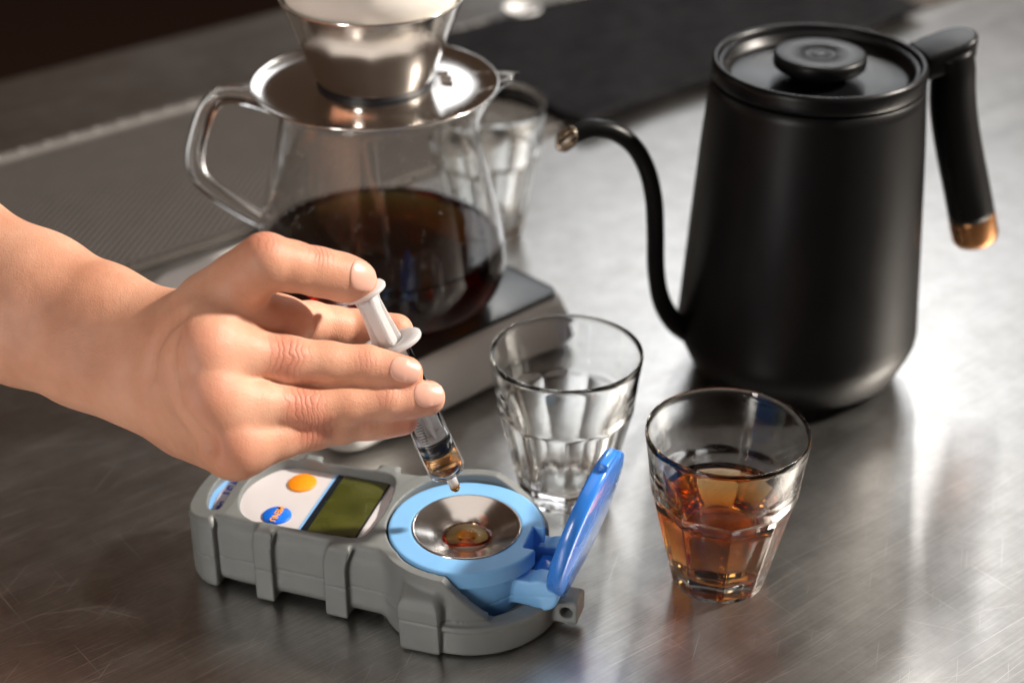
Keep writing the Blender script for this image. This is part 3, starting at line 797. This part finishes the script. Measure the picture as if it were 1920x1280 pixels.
# thenar, hypothenar and the web between thumb and index
palm.cone(J(335, 640, -6), J(398, 572, -22), 15, 11.6, 9.)
palm.cone(J(398, 572, -22), J(470, 512, -36), 11.6, 10., 6.)
palm.cone(J(370, 640, 0), J(440, 575, -20), 12, 7.5, 7.)
palm.cone(J(352, 800, 4), J(432, 838, -26), 13, 10, 8.)
palm.cone(J(330, 700, 4), J(405, 700, -26), 15, 12, 8.)
palm.cone(J(505, 575, -8), J(455, 585, -20), 4.0, 7., 6.)          # web fold
palm.cone(J(440, 606, -24), J(520, 604, -10), 9.5, 8.5, 6.)
# wrist and forearm: two long parallel bones
def arm_pt(u, v, dd, e): 
    n = np.array([.38, .925, 0]); return J(u, v, dd) + n * e
st = [(318, 694, -6, 8.3, 17.0), (262, 668, 0, 8.4, 17.6), (180, 631, 8, 8.6, 19.5), (60, 579, 17, 8.8, 21.6), (-120, 500, 32, 9.5, 25.), (-350, 400, 52, 10., 29.), (-620, 290, 74, 10., 32.), (-1000, 130, 100, 10., 34.)]
for s_, e_ in zip(st, st[1:]):
    for sg in (-1, 1):
        palm.cone(arm_pt(s_[0], s_[1], s_[2], sg * s_[3]), arm_pt(e_[0], e_[1], e_[2], sg * e_[3]), s_[4], e_[4], 10.)
fld = fields['index']
for nme in ('middle', 'ring', 'pinky'): fld = smin(fld, fields[nme], 1.3)
fld = smin(fld, palm.f, 8.)
fld = smin(fld, fields['thumb'], 5.)
# skin folds: shallow grooves pressed into the side that faces the viewer
def front(u, v):
    dds = np.arange(-85, 60, .1); P_ = np.array([J(u, v, q) for q in dds]); ii = ((P_ - lo) / hh).astype(int)
    ok = ((ii >= 0) & (ii < shp)).all(1); val = np.where(ok, fld[tuple(np.clip(ii, 0, shp - 1).T)], 9)
    k = np.argmax(val < 0); return P_[k] if val[k] < 0 else None
grv = Field()
def fold(pts, r, sink):
    P_ = np.array([q for q in (front(*q) for q in spline(pts, 6)) if q is not None]); tt = np.linspace(0, 1, len(P_))
    P_ = np.stack([np.polyval(np.polyfit(tt, P_[:, c], 3), tt) for c in range(3)], 1) + np.array([0, 0, -r + sink])
    P_[:, 2] -= (1 - np.sin(np.pi * tt) ** .6) * sink * 1.2
    for a, c in zip(P_, P_[1:]): grv.cone(a, c, r, r, .6)
fold([(334, 592), (304, 622), (284, 660), (279, 700)], 2.4, .9)
fold([(322, 630), (318, 690), (330, 745), (358, 795), (392, 838)], 2.6, 1.3)
fld = smax(fld, -grv.f, 4.5)
V, Q = surface_nets(fld, lo, hh)
W = (C0 + (V[:, :1] * AX_R + V[:, 1:2] * AX_U + V[:, 2:3] * AX_F) / 1000)
def towo(q): return C0 + (q[0] * AX_R + q[1] * AX_U + q[2] * AX_F) / 1000
ORI = towo(WR)

# skin: mottled tone, fine grain, and creases across the knuckles
M_SKIN, nt, b = mat('skin')
setp(b, rough=.5, sss=.35, sssr=(1, .32, .16), ssss=.0045, spec=.4)
v0 = texco(nt)
tone = ramp(nt, noise(nt, v0, 28, 4, .55), [(.28, (.52, .235, .14)), (.5, (.64, .32, .205)), (.75, (.72, .40, .275))])
tcn = N(nt, 'ShaderNodeTexCoord')
hsum = math_(nt, 'MULTIPLY', noise(nt, v0, 1500, 2), .10)
vor = N(nt, 'ShaderNodeTexVoronoi'); vor.feature = 'DISTANCE_TO_EDGE'; vor.inputs['Scale'].default_value = 900; L(nt, v0, vor.inputs['Vector'])
hsum = math_(nt, 'ADD', hsum, math_(nt, 'MULTIPLY', vor.outputs['Distance'], .22))
hsum = math_(nt, 'ADD', hsum, math_(nt, 'MULTIPLY', noise(nt, v0, 380, 3), .22))
hsum = math_(nt, 'ADD', hsum, math_(nt, 'MULTIPLY', noise(nt, v0, 75, 3), .34))
red = None; crease = None
def knuckle(p, dirv, size, freq, amp, redk):
    global hsum, red, crease
    q = towo(p) - ORI; dw = dirv[0] * AX_R + dirv[1] * AX_U + dirv[2] * AX_F; dw /= np.linalg.norm(dw)
    sub = N(nt, 'ShaderNodeVectorMath', operation='SUBTRACT'); L(nt, tcn.outputs['Object'], sub.inputs[0]); sub.inputs[1].default_value = tuple(q)
    ln = N(nt, 'ShaderNodeVectorMath', operation='LENGTH'); L(nt, sub.outputs[0], ln.inputs[0])
    mr = N(nt, 'ShaderNodeMapRange'); mr.interpolation_type = 'SMOOTHSTEP'; L(nt, ln.outputs['Value'], mr.inputs[0])
    mr.inputs[1].default_value = size; mr.inputs[2].default_value = size * .25; mr.inputs[3].default_value = 0; mr.inputs[4].default_value = 1
    if freq:
        dt = N(nt, 'ShaderNodeVectorMath', operation='DOT_PRODUCT'); L(nt, sub.outputs[0], dt.inputs[0]); dt.inputs[1].default_value = tuple(dw)
        ph = math_(nt, 'ADD', math_(nt, 'MULTIPLY', dt.outputs['Value'], freq), math_(nt, 'MULTIPLY', noise(nt, v0, 130, 2), 9.))
        sn = math_(nt, 'POWER', math_(nt, 'ABSOLUTE', math_(nt, 'SINE', ph)), .45)
        hsum = math_(nt, 'ADD', hsum, math_(nt, 'MULTIPLY', math_(nt, 'MULTIPLY', sn, mr.outputs[0]), amp))
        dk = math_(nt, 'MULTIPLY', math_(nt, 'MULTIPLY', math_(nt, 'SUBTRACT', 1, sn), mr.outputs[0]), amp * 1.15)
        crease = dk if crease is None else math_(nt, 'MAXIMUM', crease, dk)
    r = math_(nt, 'MULTIPLY', mr.outputs[0], redk); red = r if red is None else math_(nt, 'MAXIMUM', red, r)
for nme in ('middle', 'ring', 'pinky'):
    jt = FIN[nme]
    knuckle(jt[1][0] + np.array([0, 2., -8.]), jt[2][0] - jt[1][0], .0125, 1150, .42, .75)
    knuckle(jt[2][0] + np.array([0, 2., -7.]), jt[3][0] - jt[2][0], .0075, 1500, .16, .35)
    knuckle(jt[3][0] + np.array([0, 1., -5.]), jt[3][0] - jt[2][0], .0130, 0, 0, .55)
    knuckle(jt[0][0] + np.array([0, 1., -9.]), jt[1][0] - jt[0][0], .0160, 0, 0, .35)
jt = FIN['thumb']
knuckle(jt[2][0] + np.array([0, 6., -5.]), jt[2][0] - jt[1][0], .0100, 1500, .4, .35)
knuckle(jt[1][0] + np.array([0, 8., -5.]), jt[2][0] - jt[1][0], .0130, 1200, .2, .5)
knuckle(jt[4][0] + np.array([0, 3., -3.]), jt[2][0] - jt[1][0], .0130, 0, 0, .5)
knuckle(J(330, 690, -28), J(400, 690, -20) - J(330, 690, -20), .030, 0, 0, .1)
mx = N(nt, 'ShaderNodeMix', data_type='RGBA'); L(nt, red, mx.inputs['Factor']); L(nt, tone, mx.inputs['A']); mx.inputs['B'].default_value = (.56, .19, .12, 1)
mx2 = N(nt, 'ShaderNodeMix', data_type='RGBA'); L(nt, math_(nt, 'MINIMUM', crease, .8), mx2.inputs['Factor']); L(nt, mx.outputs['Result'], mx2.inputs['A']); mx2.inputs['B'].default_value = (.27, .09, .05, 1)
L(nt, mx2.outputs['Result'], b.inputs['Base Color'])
bump(nt, b, hsum, .55, .0012)
L(nt, math_(nt, 'MULTIPLY_ADD', noise(nt, v0, 300, 3), .2, .42), b.inputs['Roughness'])

person = npmesh('person', W - ORI, Q, M_SKIN, None)
person.location = tuple(ORI)
m = person.modifiers.new('smooth', 'SMOOTH'); m.factor = .5; m.iterations = 3
tag(person, 'bare forearm and right hand reaching in, thumb pressing the syringe plunger', 'person')

# finger nails follow the skin under them
bvh = BVHTree.FromPolygons([tuple(q) for q in W.tolist()], [tuple(q) for q in Q.tolist()])
def nail(center, along, outward, ln_, wd_, lift=.00035):
    a = np.array(along, float); o_ = np.array(outward, float); a /= np.linalg.norm(a); o_ -= a * (o_ @ a); o_ /= np.linalg.norm(o_); s_ = np.cross(a, o_)
    to_w = lambda v: v[0] * AX_R + v[1] * AX_U + v[2] * AX_F
    aw, ow, sw = to_w(a), to_w(o_), to_w(s_); cw = towo(center)
    nu_, nv_ = 13, 11; G_ = []; 
    for i in range(nu_):
        for j in range(nv_):
            s = i / (nu_ - 1) * 2 - 1; t = j / (nv_ - 1) * 2 - 1
            wfac = (1 - abs(s) ** 5 * .35) * (1 - .06 * s)
            # the base of the nail is rounded
            xl = s * ln_ / 2 - (.0012 * t * t if s < 0 else .0006 * t * t) * (1 if s > 0 else -1)
            yl = t * wd_ / 2 * wfac
            p_ = cw + aw * xl + sw * yl
            hit = bvh.ray_cast(Vector(p_ + ow * .03), Vector(-ow), .05)[0]
            zz = (np.array(hit) - p_) @ ow if hit is not None else None
            G_.append((xl, yl, zz, p_))
    zv = np.array([q[2] if q[2] is not None else np.nan for q in G_]); zv = np.where(np.isnan(zv), np.nanmin(zv), zv)
    zg = zv.reshape(nu_, nv_)
    cl_ = np.polyfit(np.linspace(-1, 1, nu_), zg[:, nv_ // 2], 2)
    Vn, Fn = [], []
    for i in range(nu_):
        s = i / (nu_ - 1) * 2 - 1
        for j in range(nv_):
            t = j / (nv_ - 1) * 2 - 1
            zz = np.polyval(cl_, s) - (zg[i, nv_ // 2] * 0) + min(zg[i, j] - zg[i, nv_ // 2], 0) * .9
            edge = max(abs(s) ** 8, abs(t) ** 8)
            Vn.append(G_[i * nv_ + j][3] + ow * (zz + lift * (1 - 1.3 * edge * (1 if s < .9 else .3))) - ORI)
    for i in range(nu_ - 1):
        for j in range(nv_ - 1):
            k = i * nv_ + j; Fn.append((k, k + 1, k + nv_ + 1, k + nv_))
    n_ = mesh('fingernail', Vn, Fn, M_NAIL, person)
    md = n_.modifiers.new('sol', 'SOLIDIFY'); md.thickness = .0005; md.offset = -1
    md = n_.modifiers.new('sub', 'SUBSURF'); md.levels = 1; md.render_levels = 1
    return n_
for nme, outv, shift in (('middle', (.10, .22, -1), -.6), ('ring', (.10, .22, -1), -.6), ('thumb', (.05, .22, -1), -.8)):
    jt = FIN[nme]; al = jt[-1][0] - jt[-2][0]
    if nme == 'thumb': al = jt[-1][0] - jt[-3][0]
    c_ = jt[-1][0] + al / np.linalg.norm(al) * shift
    nail(c_, al, outv, .0122, .0094 if nme != 'thumb' else .0112, .00015)
